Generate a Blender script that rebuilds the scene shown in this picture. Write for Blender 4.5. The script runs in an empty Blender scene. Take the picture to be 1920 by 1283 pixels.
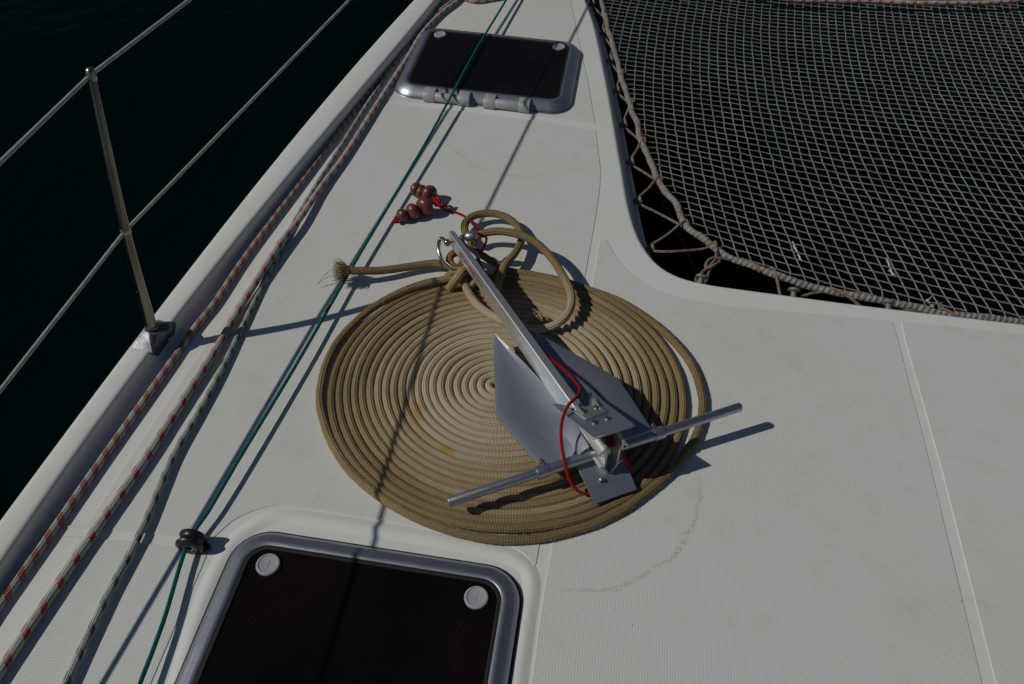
import bpy, bmesh, math, random
import numpy as np
from mathutils import Vector, Matrix
from mathutils.geometry import delaunay_2d_cdt
random.seed(4); rng = np.random.default_rng(7)
SC = bpy.context.scene
COL = SC.collection

# ------------------------------------------------------------------ camera
FPX, PITCH, ROLL, CAMH = 1493.0, math.radians(46.8), math.radians(3.1), 1.5
CX, CY = 960.0, 641.5
FWD = np.array([0, math.cos(PITCH), -math.sin(PITCH)])
_r = np.array([1.0, 0, 0]); _u = np.cross(_r, FWD)
RGT = math.cos(ROLL)*_r + math.sin(ROLL)*_u
UPV = -math.sin(ROLL)*_r + math.cos(ROLL)*_u
CAM = np.array([0, 0, CAMH])
cd = bpy.data.cameras.new('camera'); cam = bpy.data.objects.new('camera', cd); COL.objects.link(cam)
cd.sensor_width = 36; cd.lens = FPX/1920*36; cd.clip_start = 0.05; cd.clip_end = 5000
cam.matrix_world = Matrix(((RGT[0], UPV[0], -FWD[0], 0), (RGT[1], UPV[1], -FWD[1], 0), (RGT[2], UPV[2], -FWD[2], CAMH), (0, 0, 0, 1)))
SC.camera = cam
SC.render.engine = 'CYCLES'
# ------------------------------------------------------------------ light
SUNV = np.array([1.1, 0.22, -1.0]); SUNV /= np.linalg.norm(SUNV)
EL = math.asin(-SUNV[2]); AZ = math.atan2(-SUNV[0], -SUNV[1])
w = bpy.data.worlds.new('World'); SC.world = w; w.use_nodes = True
nt = w.node_tree; nt.nodes.clear()
sky = nt.nodes.new('ShaderNodeTexSky'); sky.sky_type = 'NISHITA'; sky.sun_disc = False
sky.sun_elevation = EL; sky.sun_rotation = AZ % (2*math.pi); sky.air_density = 1.0; sky.dust_density = 0.3; sky.ozone_density = 2.0
bg = nt.nodes.new('ShaderNodeBackground'); bg.inputs['Strength'].default_value = 0.05
out = nt.nodes.new('ShaderNodeOutputWorld')
nt.links.new(sky.outputs[0], bg.inputs[0]); nt.links.new(bg.outputs[0], out.inputs[0])
sd = bpy.data.lights.new('sun', 'SUN'); sd.energy = 4.6; sd.angle = math.radians(0.53); sd.color = (1.0, 0.955, 0.88)
sun = bpy.data.objects.new('sun', sd); COL.objects.link(sun)
sun.rotation_euler = Vector(SUNV).to_track_quat('-Z', 'Y').to_euler(); sun.location = (-5, -1, 6)
SC.view_settings.view_transform = 'Standard'; SC.view_settings.look = 'None'
SC.view_settings.gamma = 1; SC.view_settings.use_curve_mapping = False
SC.view_settings.exposure = -1.32

# ------------------------------------------------------------------ helpers
def ray(x, y): return (x-CX)/FPX*RGT - (y-CY)/FPX*UPV + FWD
def at(x, y, z=0.0):
    d = ray(x, y); return CAM + d*((z-CAMH)/d[2])
def on_plane(x, y, P, N):
    d = ray(x, y); return CAM + d*(np.dot(P-CAM, N)/np.dot(d, N))
def px(pts, z=0.0): return [at(p[0], p[1], p[2] if len(p) > 2 else z) for p in pts]
def unit(v): v = np.asarray(v, float); return v/np.linalg.norm(v)
def cr(pts, step=0.01, closed=False):
    """Catmull-Rom through pts, resampled at an even step"""
    P = np.array(pts, float); n = len(P); o = []
    idx = range(n if closed else n-1)
    for i in idx:
        p0, p1, p2, p3 = (P[(i-1) % n], P[i], P[(i+1) % n], P[(i+2) % n]) if closed else (P[max(i-1, 0)], P[i], P[i+1], P[min(i+2, n-1)])
        for t in np.linspace(0, 1, 16, endpoint=False):
            o.append(0.5*((2*p1)+(-p0+p2)*t+(2*p0-5*p1+4*p2-p3)*t*t+(-p0+3*p1-3*p2+p3)*t**3))
    o.append(P[0] if closed else P[-1]); o = np.array(o)
    L = np.concatenate([[0], np.cumsum(np.linalg.norm(np.diff(o, axis=0), axis=1))])
    m = max(2, int(round(L[-1]/step))+1)
    q = np.linspace(0, L[-1], m)
    return np.stack([np.interp(q, L, o[:, k]) for k in range(o.shape[1])], 1)
class MB:
    def __init__(s): s.v = []; s.f = []; s.uv = []; s.n = 0
    def add(s, V, F, UV=None):
        s.v.append(np.asarray(V, float)); s.f += [tuple(i+s.n for i in f) for f in F]; s.n += len(V)
        s.uv += UV if UV is not None else [tuple((0, 0) for _ in f) for f in F]
        return s
    def tube(s, P, r, sides=10, caps=True, jit=0.0, u0=0.0, flat=None):
        P = np.asarray(P, float); n = len(P); R = np.broadcast_to(np.asarray(r, float), (n,))
        T = np.gradient(P, axis=0); T /= np.linalg.norm(T, axis=1)[:, None]+1e-12
        a = np.array([0, 0, 1.0]) if abs(T[0][2]) < 0.9 else np.array([1.0, 0, 0])
        N = unit(a-T[0]*np.dot(a, T[0])); ang = np.arange(sides)*2*math.pi/sides
        V = np.zeros((n*sides, 3)); L = u0; us = []
        for i in range(n):
            if i: L += np.linalg.norm(P[i]-P[i-1])
            us.append(L)
            N = unit(N-T[i]*np.dot(N, T[i])); B = np.cross(T[i], N)
            rr = R[i]*(1+(rng.normal(0, jit, sides) if jit else 0))
            V[i*sides:(i+1)*sides] = P[i]+np.outer(np.cos(ang)*rr, N)+np.outer(np.sin(ang)*rr, B)
        F = []; U = []
        for i in range(n-1):
            for k in range(sides):
                k2 = (k+1) % sides
                F.append((i*sides+k, i*sides+k2, (i+1)*sides+k2, (i+1)*sides+k))
                U.append(((us[i], k/sides), (us[i], (k+1)/sides), (us[i+1], (k+1)/sides), (us[i+1], k/sides)))
        if caps:
            F.append(tuple(range(sides))[::-1]); U.append(tuple((us[0], k/sides) for k in range(sides)))
            F.append(tuple((n-1)*sides+k for k in range(sides))); U.append(tuple((us[-1], k/sides) for k in range(sides)))
        return s.add(V, F, U)
    def lathe(s, prof, O, ax, sides=24, closed=False):
        """prof: (radius, height along ax)"""
        ax = unit(ax); a = np.array([0, 0, 1.0]) if abs(ax[2]) < 0.9 else np.array([1.0, 0, 0])
        N = unit(a-ax*np.dot(a, ax)); B = np.cross(ax, N); V = []
        for r, h in prof:
            for k in range(sides):
                t = 2*math.pi*k/sides; V.append(np.asarray(O)+ax*h+N*r*math.cos(t)+B*r*math.sin(t))
        m = len(prof); F = []
        for i in range(m if closed else m-1):
            j = (i+1) % m
            for k in range(sides): F.append((i*sides+k, i*sides+(k+1) % sides, j*sides+(k+1) % sides, j*sides+k))
        if not closed:
            if prof[0][0] > 1e-6: F.append(tuple(range(sides))[::-1])
            if prof[-1][0] > 1e-6: F.append(tuple((m-1)*sides+k for k in range(sides)))
        return s.add(V, F)
    def grid(s, rows, close_u=False):
        V = [p for r in rows for p in r]; n = len(rows[0]); F = []
        for i in range(len(rows)-1):
            for k in range(n if close_u else n-1):
                k2 = (k+1) % n; F.append((i*n+k, i*n+k2, (i+1)*n+k2, (i+1)*n+k))
        return s.add(V, F)
    def prism(s, poly, vec):
        poly = np.asarray(poly, float); n = len(poly); vec = np.asarray(vec, float)
        V = list(poly)+list(poly+vec)
        F = [tuple(range(n))[::-1], tuple(range(n, 2*n))]+[(i, (i+1) % n, n+(i+1) % n, n+i) for i in range(n)]
        return s.add(V, F)
    def box(s, O, A, B, C):
        """box from corner O with edge vectors"""
        O, A, B, C = map(lambda q: np.asarray(q, float), (O, A, B, C))
        return s.prism([O, O+A, O+A+B, O+B], C)
def build(name, mb, mat, parent=None, smooth=True, bevel=0.0, seg=2, weld=False, angle=35, solid=0.0):
    V = np.concatenate(mb.v)
    if parent is not None:
        p = parent; off = np.zeros(3)
        while p is not None: off += np.array(p.location); p = p.parent
        V = V-off
    me = bpy.data.meshes.new(name); me.from_pydata([tuple(v) for v in V], [], mb.f)
    uvl = me.uv_layers.new(name='UVMap'); fl = [c for f in mb.uv for c in f]
    uvl.data.foreach_set('uv', np.array(fl, dtype=np.float32).ravel())
    me.validate()
    bm = bmesh.new(); bm.from_mesh(me)
    if weld: bmesh.ops.remove_doubles(bm, verts=bm.verts, dist=1e-5)
    bmesh.ops.recalc_face_normals(bm, faces=bm.faces)
    if solid: bmesh.ops.solidify(bm, geom=bm.faces[:], thickness=solid)
    if bevel:
        es = [e for e in bm.edges if len(e.link_faces) == 2 and e.calc_face_angle(0) > math.radians(angle)]
        bmesh.ops.bevel(bm, geom=es, offset=bevel, segments=seg, affect='EDGES', profile=0.5, clamp_overlap=True)
    bm.to_mesh(me); bm.free()
    if smooth:
        me.polygons.foreach_set('use_smooth', [True]*len(me.polygons))
        me.set_sharp_from_angle(angle=math.radians(angle))
    o = bpy.data.objects.new(name, me); COL.objects.link(o); me.materials.append(mat)
    if parent is not None: o.parent = parent
    return o
def tag(o, label, cat=None, group=None, kind=None):
    o['label'] = label
    if cat: o['category'] = cat
    if group: o['group'] = group
    if kind: o['kind'] = kind
    return o
def thing(name, loc, label, cat, group=None):
    o = bpy.data.objects.new(name, None); COL.objects.link(o); o.location = tuple(loc); o.empty_display_size = 0.05
    return tag(o, label, cat, group)

# ------------------------------------------------------------------ materials
class N:
    """tiny node helper"""
    def __init__(s, name):
        s.m = bpy.data.materials.new(name); s.m.use_nodes = True; s.t = s.m.node_tree
        s.b = s.t.nodes['Principled BSDF']
    def new(s, ty, **k):
        n = s.t.nodes.new(ty)
        for a, v in k.items(): setattr(n, a, v)
        return n
    def link(s, a, b): s.t.links.new(a, b)
    def set(s, sock, v):
        if hasattr(v, 'is_output'): s.link(v, sock)
        else: sock.default_value = v
    def math(s, op, a, b=0.0, c=0.0, clamp=False):
        n = s.new('ShaderNodeMath', operation=op, use_clamp=clamp)
        s.set(n.inputs[0], a); s.set(n.inputs[1], b); s.set(n.inputs[2], c); return n.outputs[0]
    def noise(s, scale, vec=None, detail=3.0, rough=0.5):
        n = s.new('ShaderNodeTexNoise'); n.inputs['Scale'].default_value = scale; n.inputs['Detail'].default_value = detail; n.inputs['Roughness'].default_value = rough
        s.link(vec if vec is not None else s.pos(), n.inputs['Vector']); return n.outputs['Fac']
    def pos(s): return s.new('ShaderNodeNewGeometry').outputs['Position']
    def uv(s): return s.new('ShaderNodeUVMap', uv_map='UVMap').outputs[0]
    def xyz(s, v):
        n = s.new('ShaderNodeSeparateXYZ'); s.link(v, n.inputs[0]); return n.outputs
    def ramp(s, f, stops):
        n = s.new('ShaderNodeValToRGB'); e = n.color_ramp.elements
        while len(e) < len(stops): e.new(0.5)
        for q, (p, c) in zip(e, stops): q.position = p; q.color = (*c, 1) if len(c) == 3 else c
        s.link(f, n.inputs[0]); return n.outputs[0]
    def mix(s, f, a, b):
        n = s.new('ShaderNodeMix', data_type='RGBA'); s.set(n.inputs[0], f)
        for k, v in ((6, a), (7, b)): s.set(n.inputs[k], (*v, 1) if isinstance(v, tuple) and len(v) == 3 else v)
        return n.outputs[2]
    def smooth(s, v, lo, hi):
        n = s.new('ShaderNodeMapRange', interpolation_type='SMOOTHSTEP'); s.set(n.inputs[0], v)
        n.inputs[1].default_value = lo; n.inputs[2].default_value = hi; return n.outputs[0]
    def bump(s, h, dist, strength=1.0):
        n = s.new('ShaderNodeBump'); n.inputs['Distance'].default_value = dist; n.inputs['Strength'].default_value = strength
        s.set(n.inputs['Height'], h); s.link(n.outputs[0], s.b.inputs['Normal'])
    def fin(s, col=None, rough=None, metal=None, spec=None, coat=None):
        if col is not None: s.set(s.b.inputs['Base Color'], (*col, 1) if isinstance(col, tuple) and len(col) == 3 else col)
        if rough is not None: s.set(s.b.inputs['Roughness'], rough)
        if metal is not None: s.set(s.b.inputs['Metallic'], metal)
        if spec is not None: s.set(s.b.inputs['Specular IOR Level'], spec)
        if coat is not None: s.set(s.b.inputs['Coat Weight'], coat)
        return s.m
def m_plain(name, col, rough=0.5, metal=0.0, var=0.15, scale=60, bump=0.0, spec=0.5):
    n = N(name); f = n.noise(scale, detail=5)
    lo = tuple(c*(1-var) for c in col); hi = tuple(min(1, c*(1+var)) for c in col)
    n.set(n.b.inputs['Roughness'], n.math('ADD', n.math('MULTIPLY', n.noise(scale*2.3), 0.2), rough-0.1))
    if bump: n.bump(n.noise(scale*6), bump)
    return n.fin(n.ramp(f, [(0.3, lo), (0.7, hi)]), None, metal, spec)
def dirt(n, base, p):
    """gelcoat: slight yellowing, dark specks, rubbed stains and two old rope rings"""
    f1 = n.noise(2.2, p, 6, 0.6); f2 = n.noise(14, p, 6, 0.65)
    c = n.mix(n.math('MULTIPLY', n.smooth(f1, 0.42, 0.72), 0.55), base, (base[0]*0.94, base[1]*0.91, base[2]*0.82))
    c = n.mix(n.math('MULTIPLY', n.smooth(f2, 0.50, 0.78), 0.5), c, (base[0]*0.84, base[1]*0.80, base[2]*0.70))
    s3 = n.noise(150, p, 2, 0.5); sp = n.math('MULTIPLY', n.smooth(s3, 0.73, 0.785), n.smooth(n.noise(5, p, 2), 0.42, 0.6))
    c = n.mix(n.math('MULTIPLY', sp, 0.75), c, (0.12, 0.10, 0.08))
    return c
def ring(n, c, p, cx, cy, r, wdt, a0, a1, strength):
    x, y, _ = n.xyz(p)
    dx = n.math('SUBTRACT', x, cx); dy = n.math('SUBTRACT', y, cy)
    wob = n.math('MULTIPLY', n.math('SUBTRACT', n.noise(7, p, 3), 0.5), 0.05)
    d = n.math('ABSOLUTE', n.math('SUBTRACT', n.math('ADD', n.math('SQRT', n.math('ADD', n.math('MULTIPLY', dx, dx), n.math('MULTIPLY', dy, dy))), wob), r))
    m = n.math('SUBTRACT', 1.0, n.smooth(d, wdt*0.3, wdt))
    ang = n.math('ARCTAN2', dy, dx); mid = (a0+a1)/2; hw = (a1-a0)/2
    am = n.math('SUBTRACT', 1.0, n.smooth(n.math('ABSOLUTE', n.math('SUBTRACT', ang, mid)), hw*0.5, hw))
    m = n.math('MULTIPLY', n.math('MULTIPLY', m, am), n.smooth(n.noise(160, p, 3), 0.38, 0.6))
    return n.mix(n.math('MULTIPLY', m, strength), c, (0.42, 0.34, 0.20))
def m_gelcoat(name):
    n = N(name); p = n.pos(); c = dirt(n, (0.80, 0.81, 0.785), p)
    n.bump(n.noise(4, p, 3), 0.004, 0.25)
    return n.fin(c, 0.32, 0, 0.45)
YAW = math.radians(6.2)
def m_nonskid():
    n = N('nonskid_gelcoat'); p = n.pos(); c = dirt(n, (0.738, 0.758, 0.735), p)
    c = ring(n, c, p, 0.154, 1.013, 0.28, 0.0075, -1.85, 0.25, 0.42)
    c = ring(n, c, p, 0.006, 2.417, 0.278, 0.007, -3.1, -0.75, 0.30)
    x, y, _ = n.xyz(p)
    k = 2*math.pi/0.0104
    xr = n.math('ADD', n.math('MULTIPLY', x, math.cos(YAW)), n.math('MULTIPLY', y, -math.sin(YAW)))
    yr = n.math('ADD', n.math('MULTIPLY', x, math.sin(YAW)), n.math('MULTIPLY', y, math.cos(YAW)))
    g = n.math('MULTIPLY', n.math('SINE', n.math('MULTIPLY', xr, k)), n.math('SINE', n.math('MULTIPLY', yr, k)))
    g = n.math('ABSOLUTE', g)
    c = n.mix(n.math('MULTIPLY', n.math('SUBTRACT', 1.0, g), 0.12), c, (0.45, 0.42, 0.36))
    n.bump(g, 0.0005, 0.7)
    return n.fin(c, 0.55, 0, 0.3)
def m_alu(name, col=(0.60, 0.61, 0.63), rough=0.38, scale=30, metal=1.0, scratch=True):
    n = N(name); p = n.pos()
    f = n.noise(scale, p, 6, 0.65); f2 = n.noise(260, p, 4, 0.7)
    c = n.mix(n.math('MULTIPLY', n.smooth(f, 0.4, 0.75), 0.5), col, tuple(q*0.72 for q in col))
    c = n.mix(n.math('MULTIPLY', n.smooth(f2, 0.6, 0.8), 0.35), c, tuple(q*0.5 for q in col))
    r = n.math('ADD', n.math('MULTIPLY', f, 0.3), rough-0.12)
    mp = n.new('ShaderNodeMapping'); mp.inputs['Rotation'].default_value = (0, 0, 0.6); mp.inputs['Scale'].default_value = (14, 260, 60); n.link(p, mp.inputs[0])
    sc = n.smooth(n.noise(1.0, mp.outputs[0], 3, 0.6), 0.62, 0.72)
    c = n.mix(n.math('MULTIPLY', sc, 0.35), c, tuple(min(1, q*1.45) for q in col))
    n.bump(n.math('ADD', f2, n.noise(60, p)), 0.0004, 0.5)
    return n.fin(c, r, metal)
def braid(n, u, v, pitch, strands, depth):
    a = n.math('MULTIPLY', n.math('ADD', n.math('DIVIDE', u, pitch), n.math('MULTIPLY', v, strands)), 2*math.pi)
    b = n.math('MULTIPLY', n.math('SUBTRACT', n.math('DIVIDE', u, pitch), n.math('MULTIPLY', v, strands)), 2*math.pi)
    h = n.math('MULTIPLY', n.math('SINE', a), n.math('SINE', b))
    n.bump(n.math('ADD', h, n.math('MULTIPLY', n.noise(700), 0.9)), depth, 1.0)
    return h
def m_tan_rope():
    n = N('tan_braided_rope'); u, v, _ = n.xyz(n.uv()); p = n.pos(); x, y, z = n.xyz(p)
    h = braid(n, u, v, 0.0062, 5, 0.0012)
    dx = n.math('SUBTRACT', x, -0.02); dy = n.math('SUBTRACT', y, 1.26)
    rr = n.math('SQRT', n.math('ADD', n.math('MULTIPLY', dx, dx), n.math('MULTIPLY', dy, dy)))
    cv = n.new('ShaderNodeCombineXYZ'); n.link(n.math('MULTIPLY', u, 1.3), cv.inputs[0])
    f = n.noise(1.0, cv.outputs[0], 5, 0.6)
    t = n.math('ADD', n.smooth(rr, 0.14, 0.50), n.math('MULTIPLY', n.math('SUBTRACT', f, 0.5), 2.4), clamp=True)
    c = n.ramp(t, [(0.0, (0.70, 0.59, 0.415)), (0.3, (0.575, 0.455, 0.27)), (0.65, (0.40, 0.29, 0.145)), (1.0, (0.265, 0.182, 0.084))])
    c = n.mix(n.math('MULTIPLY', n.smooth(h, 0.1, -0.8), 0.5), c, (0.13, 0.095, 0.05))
    c = n.mix(n.math('MULTIPLY', n.smooth(n.noise(420, p, 4, 0.7), 0.48, 0.68), 0.4), c, (0.60, 0.50, 0.34))
    # rusty orange stain where chain once lay
    s = n.math('MULTIPLY', n.smooth(n.noise(6.0, cv.outputs[0], 3), 0.55, 0.66), n.math('SUBTRACT', 1.0, n.smooth(n.math('ABSOLUTE', n.math('SUBTRACT', rr, 0.215)), 0.02, 0.07)))
    s = n.math('MULTIPLY', s, n.smooth(dx, 0.08, -0.10)); s = n.math('MULTIPLY', s, n.smooth(dy, 0.05, -0.06))
    c = n.mix(n.math('MULTIPLY', s, 0.8), c, (0.50, 0.29, 0.05))
    return n.fin(c, 0.9, 0, 0.15)
def m_fleck(name, base, fl, pitch, band=False, fade=0.0, strands=5, bp=0.007):
    n = N(name); u, v, _ = n.xyz(n.uv()); h = braid(n, u, v, bp, strands, 0.0008)
    if band:
        uu = n.math('FRACT', n.math('ADD', n.math('DIVIDE', u, pitch), n.math('MULTIPLY', v, 1.0)))
        m = n.math('MULTIPLY', n.math('LESS_THAN', uu, 0.46), n.math('GREATER_THAN', h, -0.12))
    else:
        vv = n.math('MULTIPLY', v, 3.0); row = n.math('FLOOR', vv); fr = n.math('FRACT', vv)
        uu = n.math('FRACT', n.math('ADD', n.math('ADD', n.math('DIVIDE', u, pitch), n.math('MULTIPLY', row, 0.37)), n.math('MULTIPLY', fr, 0.25)))
        m = n.math('MULTIPLY', n.math('LESS_THAN', uu, 0.34), n.math('LESS_THAN', n.math('ABSOLUTE', n.math('SUBTRACT', fr, 0.5)), 0.33))
        m = n.math('MULTIPLY', m, n.math('GREATER_THAN', n.noise(900), 0.42))
    m = n.math('MULTIPLY', m, 1.0-fade)
    g = n.ramp(n.noise(25, detail=6), [(0.3, tuple(q*0.75 for q in base)), (0.7, base)])
    c = n.mix(m, g, fl)
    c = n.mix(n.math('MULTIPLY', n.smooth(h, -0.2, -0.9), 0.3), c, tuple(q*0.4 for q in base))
    return n.fin(c, 0.8, 0, 0.2)
def m_water():
    n = N('dark_sea_water'); p = n.pos()
    h = n.math('ADD', n.noise(1.1, p, 4, 0.55), n.math('MULTIPLY', n.noise(7, p, 3, 0.6), 0.12))
    n.bump(h, 0.07, 1.0)
    n.b.inputs['IOR'].default_value = 1.33
    return n.fin((0.0005, 0.0052, 0.0066), 0.06, 0, 0.012)
def m_twine():
    n = N('weathered_net_twine'); u, v, _ = n.xyz(n.uv()); p = n.pos()
    n.bump(n.math('SINE', n.math('MULTIPLY', n.math('ADD', n.math('DIVIDE', u, 0.006), v), 6.283)), 0.0006)
    c = n.ramp(n.noise(9, p, 5), [(0.3, (0.205, 0.195, 0.178)), (0.7, (0.305, 0.298, 0.287))])
    return n.fin(c, 0.9, 0, 0.1)
def m_border():
    n = N('worn_border_rope'); u, v, _ = n.xyz(n.uv()); p = n.pos()
    h = n.math('SINE', n.math('MULTIPLY', n.math('ADD', n.math('DIVIDE', u, 0.016), v), 2*math.pi))
    n.bump(n.math('ADD', n.math('MULTIPLY', h, 0.7), n.math('MULTIPLY', n.noise(260, detail=5), 2.0)), 0.0022)
    c = n.ramp(n.noise(60, p, 5), [(0.3, (0.22, 0.205, 0.18)), (0.7, (0.40, 0.375, 0.33))])
    c = n.mix(n.math('MULTIPLY', n.smooth(h, -0.3, -1), 0.35), c, (0.10, 0.085, 0.07))
    return n.fin(c, 0.9, 0, 0.1)
def m_acrylic():
    n = N('smoked_acrylic'); p = n.pos()
    f = n.noise(5, p, 5, 0.6)
    n.set(n.b.inputs['Roughness'], n.math('ADD', n.math('MULTIPLY', f, 0.14), 0.04))
    c = n.ramp(n.noise(3, p, 3), [(0.35, (0.004, 0.003, 0.004)), (0.7, (0.012, 0.007, 0.005))])
    d = n.math('MULTIPLY', n.smooth(n.noise(30, p, 8, 0.75), 0.52, 0.75), n.smooth(n.noise(2.6, p, 3), 0.42, 0.62))
    c = n.mix(n.math('MULTIPLY', d, 0.10), c, (0.16, 0.14, 0.12))
    sp = n.smooth(n.noise(190, p, 2), 0.74, 0.80); c = n.mix(n.math('MULTIPLY', sp, 0.22), c, (0.25, 0.23, 0.20))
    return n.fin(c, None, 0, 0.22)
GEL = m_gelcoat('white_gelcoat'); NSK = m_nonskid(); ALU = m_alu('anchor_aluminium', (0.36, 0.385, 0.435), 0.50, 30, 0.85); ALUD = m_alu('dull_tube_aluminium', (0.50, 0.52, 0.56), 0.42, 40)
ALUX = m_alu('extruded_aluminium', (0.66, 0.66, 0.64), 0.42, 25, 0.75)
HAL = m_alu('anodised_hatch_frame', (0.40, 0.425, 0.47), 0.40, 18, 0.9)
POST = m_plain('tarnished_stainless', (0.24, 0.22, 0.185), 0.27, 1.0, 0.22, 8)
STEEL = m_plain('polished_stainless', (0.40, 0.38, 0.34), 0.25, 1.0, 0.25, 25)
STB = m_plain('cast_grey_stanchion_socket', (0.16, 0.16, 0.18), 0.42, 0.7, 0.25, 50, 0.0006)
TAN = m_tan_rope(); RED = m_fleck('red_cord_braid', (0.50, 0.012, 0.018), (0.38, 0.008, 0.012), 0.02, strands=4, bp=0.004)
R1 = m_fleck('white_rope_red_bands', (0.52, 0.48, 0.43), (0.32, 0.015, 0.02), 0.042, band=True, strands=5, bp=0.0085)
R2 = m_fleck('white_rope_red_flecks', (0.56, 0.54, 0.50), (0.45, 0.012, 0.03), 0.052)
R3 = m_fleck('white_rope_green_flecks', (0.50, 0.50, 0.46), (0.012, 0.09, 0.055), 0.048)
GRN = m_fleck('green_line', (0.008, 0.19, 0.165), (0.006, 0.14, 0.12), 0.02, strands=4, bp=0.005)
LACE = m_fleck('lacing_cord_faded', (0.34, 0.28, 0.22), (0.30, 0.05, 0.035), 0.03, fade=0.25, strands=4, bp=0.004)
WIRE = m_plain('grey_coated_wire', (0.42, 0.42, 0.40), 0.42, 0.0, 0.15, 40)
TWN = m_twine(); BRD = m_border(); ACR = m_acrylic(); WAT = m_water()
BLK = m_plain('black_plastic', (0.012, 0.012, 0.013), 0.38, 0, 0.2, 60)
SEAL = m_plain('black_rubber_seal', (0.016, 0.013, 0.012), 0.6, 0, 0.2, 60)
CAP = m_plain('grey_plastic_cap', (0.40, 0.41, 0.43), 0.5, 0, 0.08, 90)
HNG = m_plain('grey_hinge_plastic', (0.44, 0.45, 0.45), 0.45, 0.1, 0.08, 60)
BEADM = m_plain('red_brown_wood_bead', (0.155, 0.042, 0.030), 0.33, 0, 0.35, 45, 0.0003)
BTN = m_plain('grey_lacing_button', (0.15, 0.145, 0.12), 0.5, 0, 0.2, 80)
BRASS = m_plain('weathered_screw', (0.40, 0.36, 0.28), 0.35, 1.0, 0.3, 200, 0.0003)
LEATH = m_plain('rust_stained_rope_eye', (0.27, 0.135, 0.035), 0.9, 0, 0.4, 120, 0.002, 0.1)
STRAW = m_plain('frayed_rope_yarn', (0.46, 0.38, 0.25), 0.9, 0, 0.25, 200, 0.0, 0.1)
TXT = m_plain('red_print', (0.42, 0.03, 0.05), 0.55, 0, 0.25, 300)
TUFT = m_plain('white_frayed_twine', (0.62, 0.60, 0.55), 0.9, 0, 0.1, 100)
SHADE = m_plain('dark_cabin_well', (0.02, 0.018, 0.016), 0.8)

# ================================================================== SETTING
mb = MB(); mb.grid([[(-900, -900, -1.25), (900, -900, -1.25)], [(-900, 900, -1.25), (900, 900, -1.25)]])
tag(build('water', mb, WAT, smooth=False), 'dark blue-black sea water around the boat', kind='structure')

RH = 0.045
ro = px([(-60, 1055), (12, 958), (99, 840), (220, 677), (326, 540), (517, 300), (600, 196), (684, 100), (775, 0)], RH)
ri = px([(-8, 1062), (66, 960), (125, 880), (269, 677), (374, 540), (561, 300), (600, 255), (738, 100), (812, 2)], RH)
def as_y(P, y):
    P = np.array(P); cx_ = np.polyfit(P[:, 1], P[:, 0], 3)
    y0, y1 = P[0][1], P[-1][1]; d = np.polyder(cx_)
    yc = np.clip(y, y0, y1)
    return np.polyval(cx_, yc)+np.polyval(d, yc)*(y-yc)
YS = np.linspace(-0.8, 4.8, 90)
XO = as_y(ro, YS); XI = as_y(ri, YS)
XD = XI+0.040                                   # foot of the rail on the deck
# deck edge facing the net: pixel, height and horizontal offset back to where the rounding starts
kp = [(1112, 22, -.0885, .066), (1135, 87, -.0885, .066), (1162, 207, -.0885, .066), (1182, 313, -.0885, .066), (1192, 365, -.0885, .066), (1203, 425, -.0885, .066),
      (1214, 478, -.06, .045), (1243, 511, -.014, .017), (1285, 527, -.009, .0135), (1330, 536, -.009, .0135), (1455, 553, -.009, .0135), (1560, 567, -.009, .0135), (1631, 576, -.009, .0135), (1920, 610, -.009, .0135)]
KL = np.array([at(a, b, c)[:2] for a, b, c, d in kp]); KO = np.array([d for *_, d in kp])
ext0 = KL[0]+(KL[0]-KL[1])/np.linalg.norm(KL[0]-KL[1])*1.4; ext1 = KL[-1]+unit(KL[-1]-KL[-2])*2.2
KL = np.vstack([ext0, KL, ext1]); KO = np.concatenate([[.066], KO, [.0135]])
kk = cr(np.column_stack([KL, KO]), 0.02)
tg = np.gradient(kk[:, :2], axis=0); tg /= np.linalg.norm(tg, axis=1)[:, None]
for _ in range(12): tg[1:-1] = (tg[:-2]+tg[1:-1]*2+tg[2:])/4
tg /= np.linalg.norm(tg, axis=1)[:, None]
KN = np.column_stack([-tg[:, 1], tg[:, 0]])       # outward (towards the net)
K0 = kk[:, :2]-KN*kk[:, 2:3]
K0s = K0.copy()
for _ in range(10): K0s[1:-1] = (K0s[:-2]+K0s[1:-1]*2+K0s[2:])/4
K0 = K0s
yr = np.unique(np.concatenate([YS, K0[:, 1]])); yr = yr[(yr >= -.8) & (yr <= 4.7)]
ko = np.argsort(K0[:, 1]); xr_ = np.interp(yr, K0[ko, 1], K0[ko, 0], left=3.605)
mb = MB(); mb.grid([[(a, y, 0.0), (a*.66+b*.34, y, 0.0), (a*.33+b*.67, y, 0.0), (b, y, 0.0)] for a, b, y in zip(np.interp(yr, YS, XD), xr_, yr)])
deck = build('deck', mb, GEL, smooth=False)
tag(deck, 'white moulded gelcoat deck of the boat', kind='structure')
# rounded edge and inner hull side
prof = [(0, 0), (.003, -.0004), (.006, -.0016), (.009, -.0038), (.012, -.0070), (.015, -.0112), (.018, -.0160), (.026, -.0292), (.035, -.0442), (.044, -.0595), (.052, -.0735), (.0585, -.0850), (.062, -.0880), (.0665, -.0885), (.068, -.091), (.0685, -.100), (.0685, -.30), (.05, -1.4)]
mb = MB(); mb.grid([[(p[0]+n_[0]*d, p[1]+n_[1]*d, z) for d, z in prof] for p, n_ in zip(K0, KN)])
build('deck_edge', mb, GEL, deck, angle=50)
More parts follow.
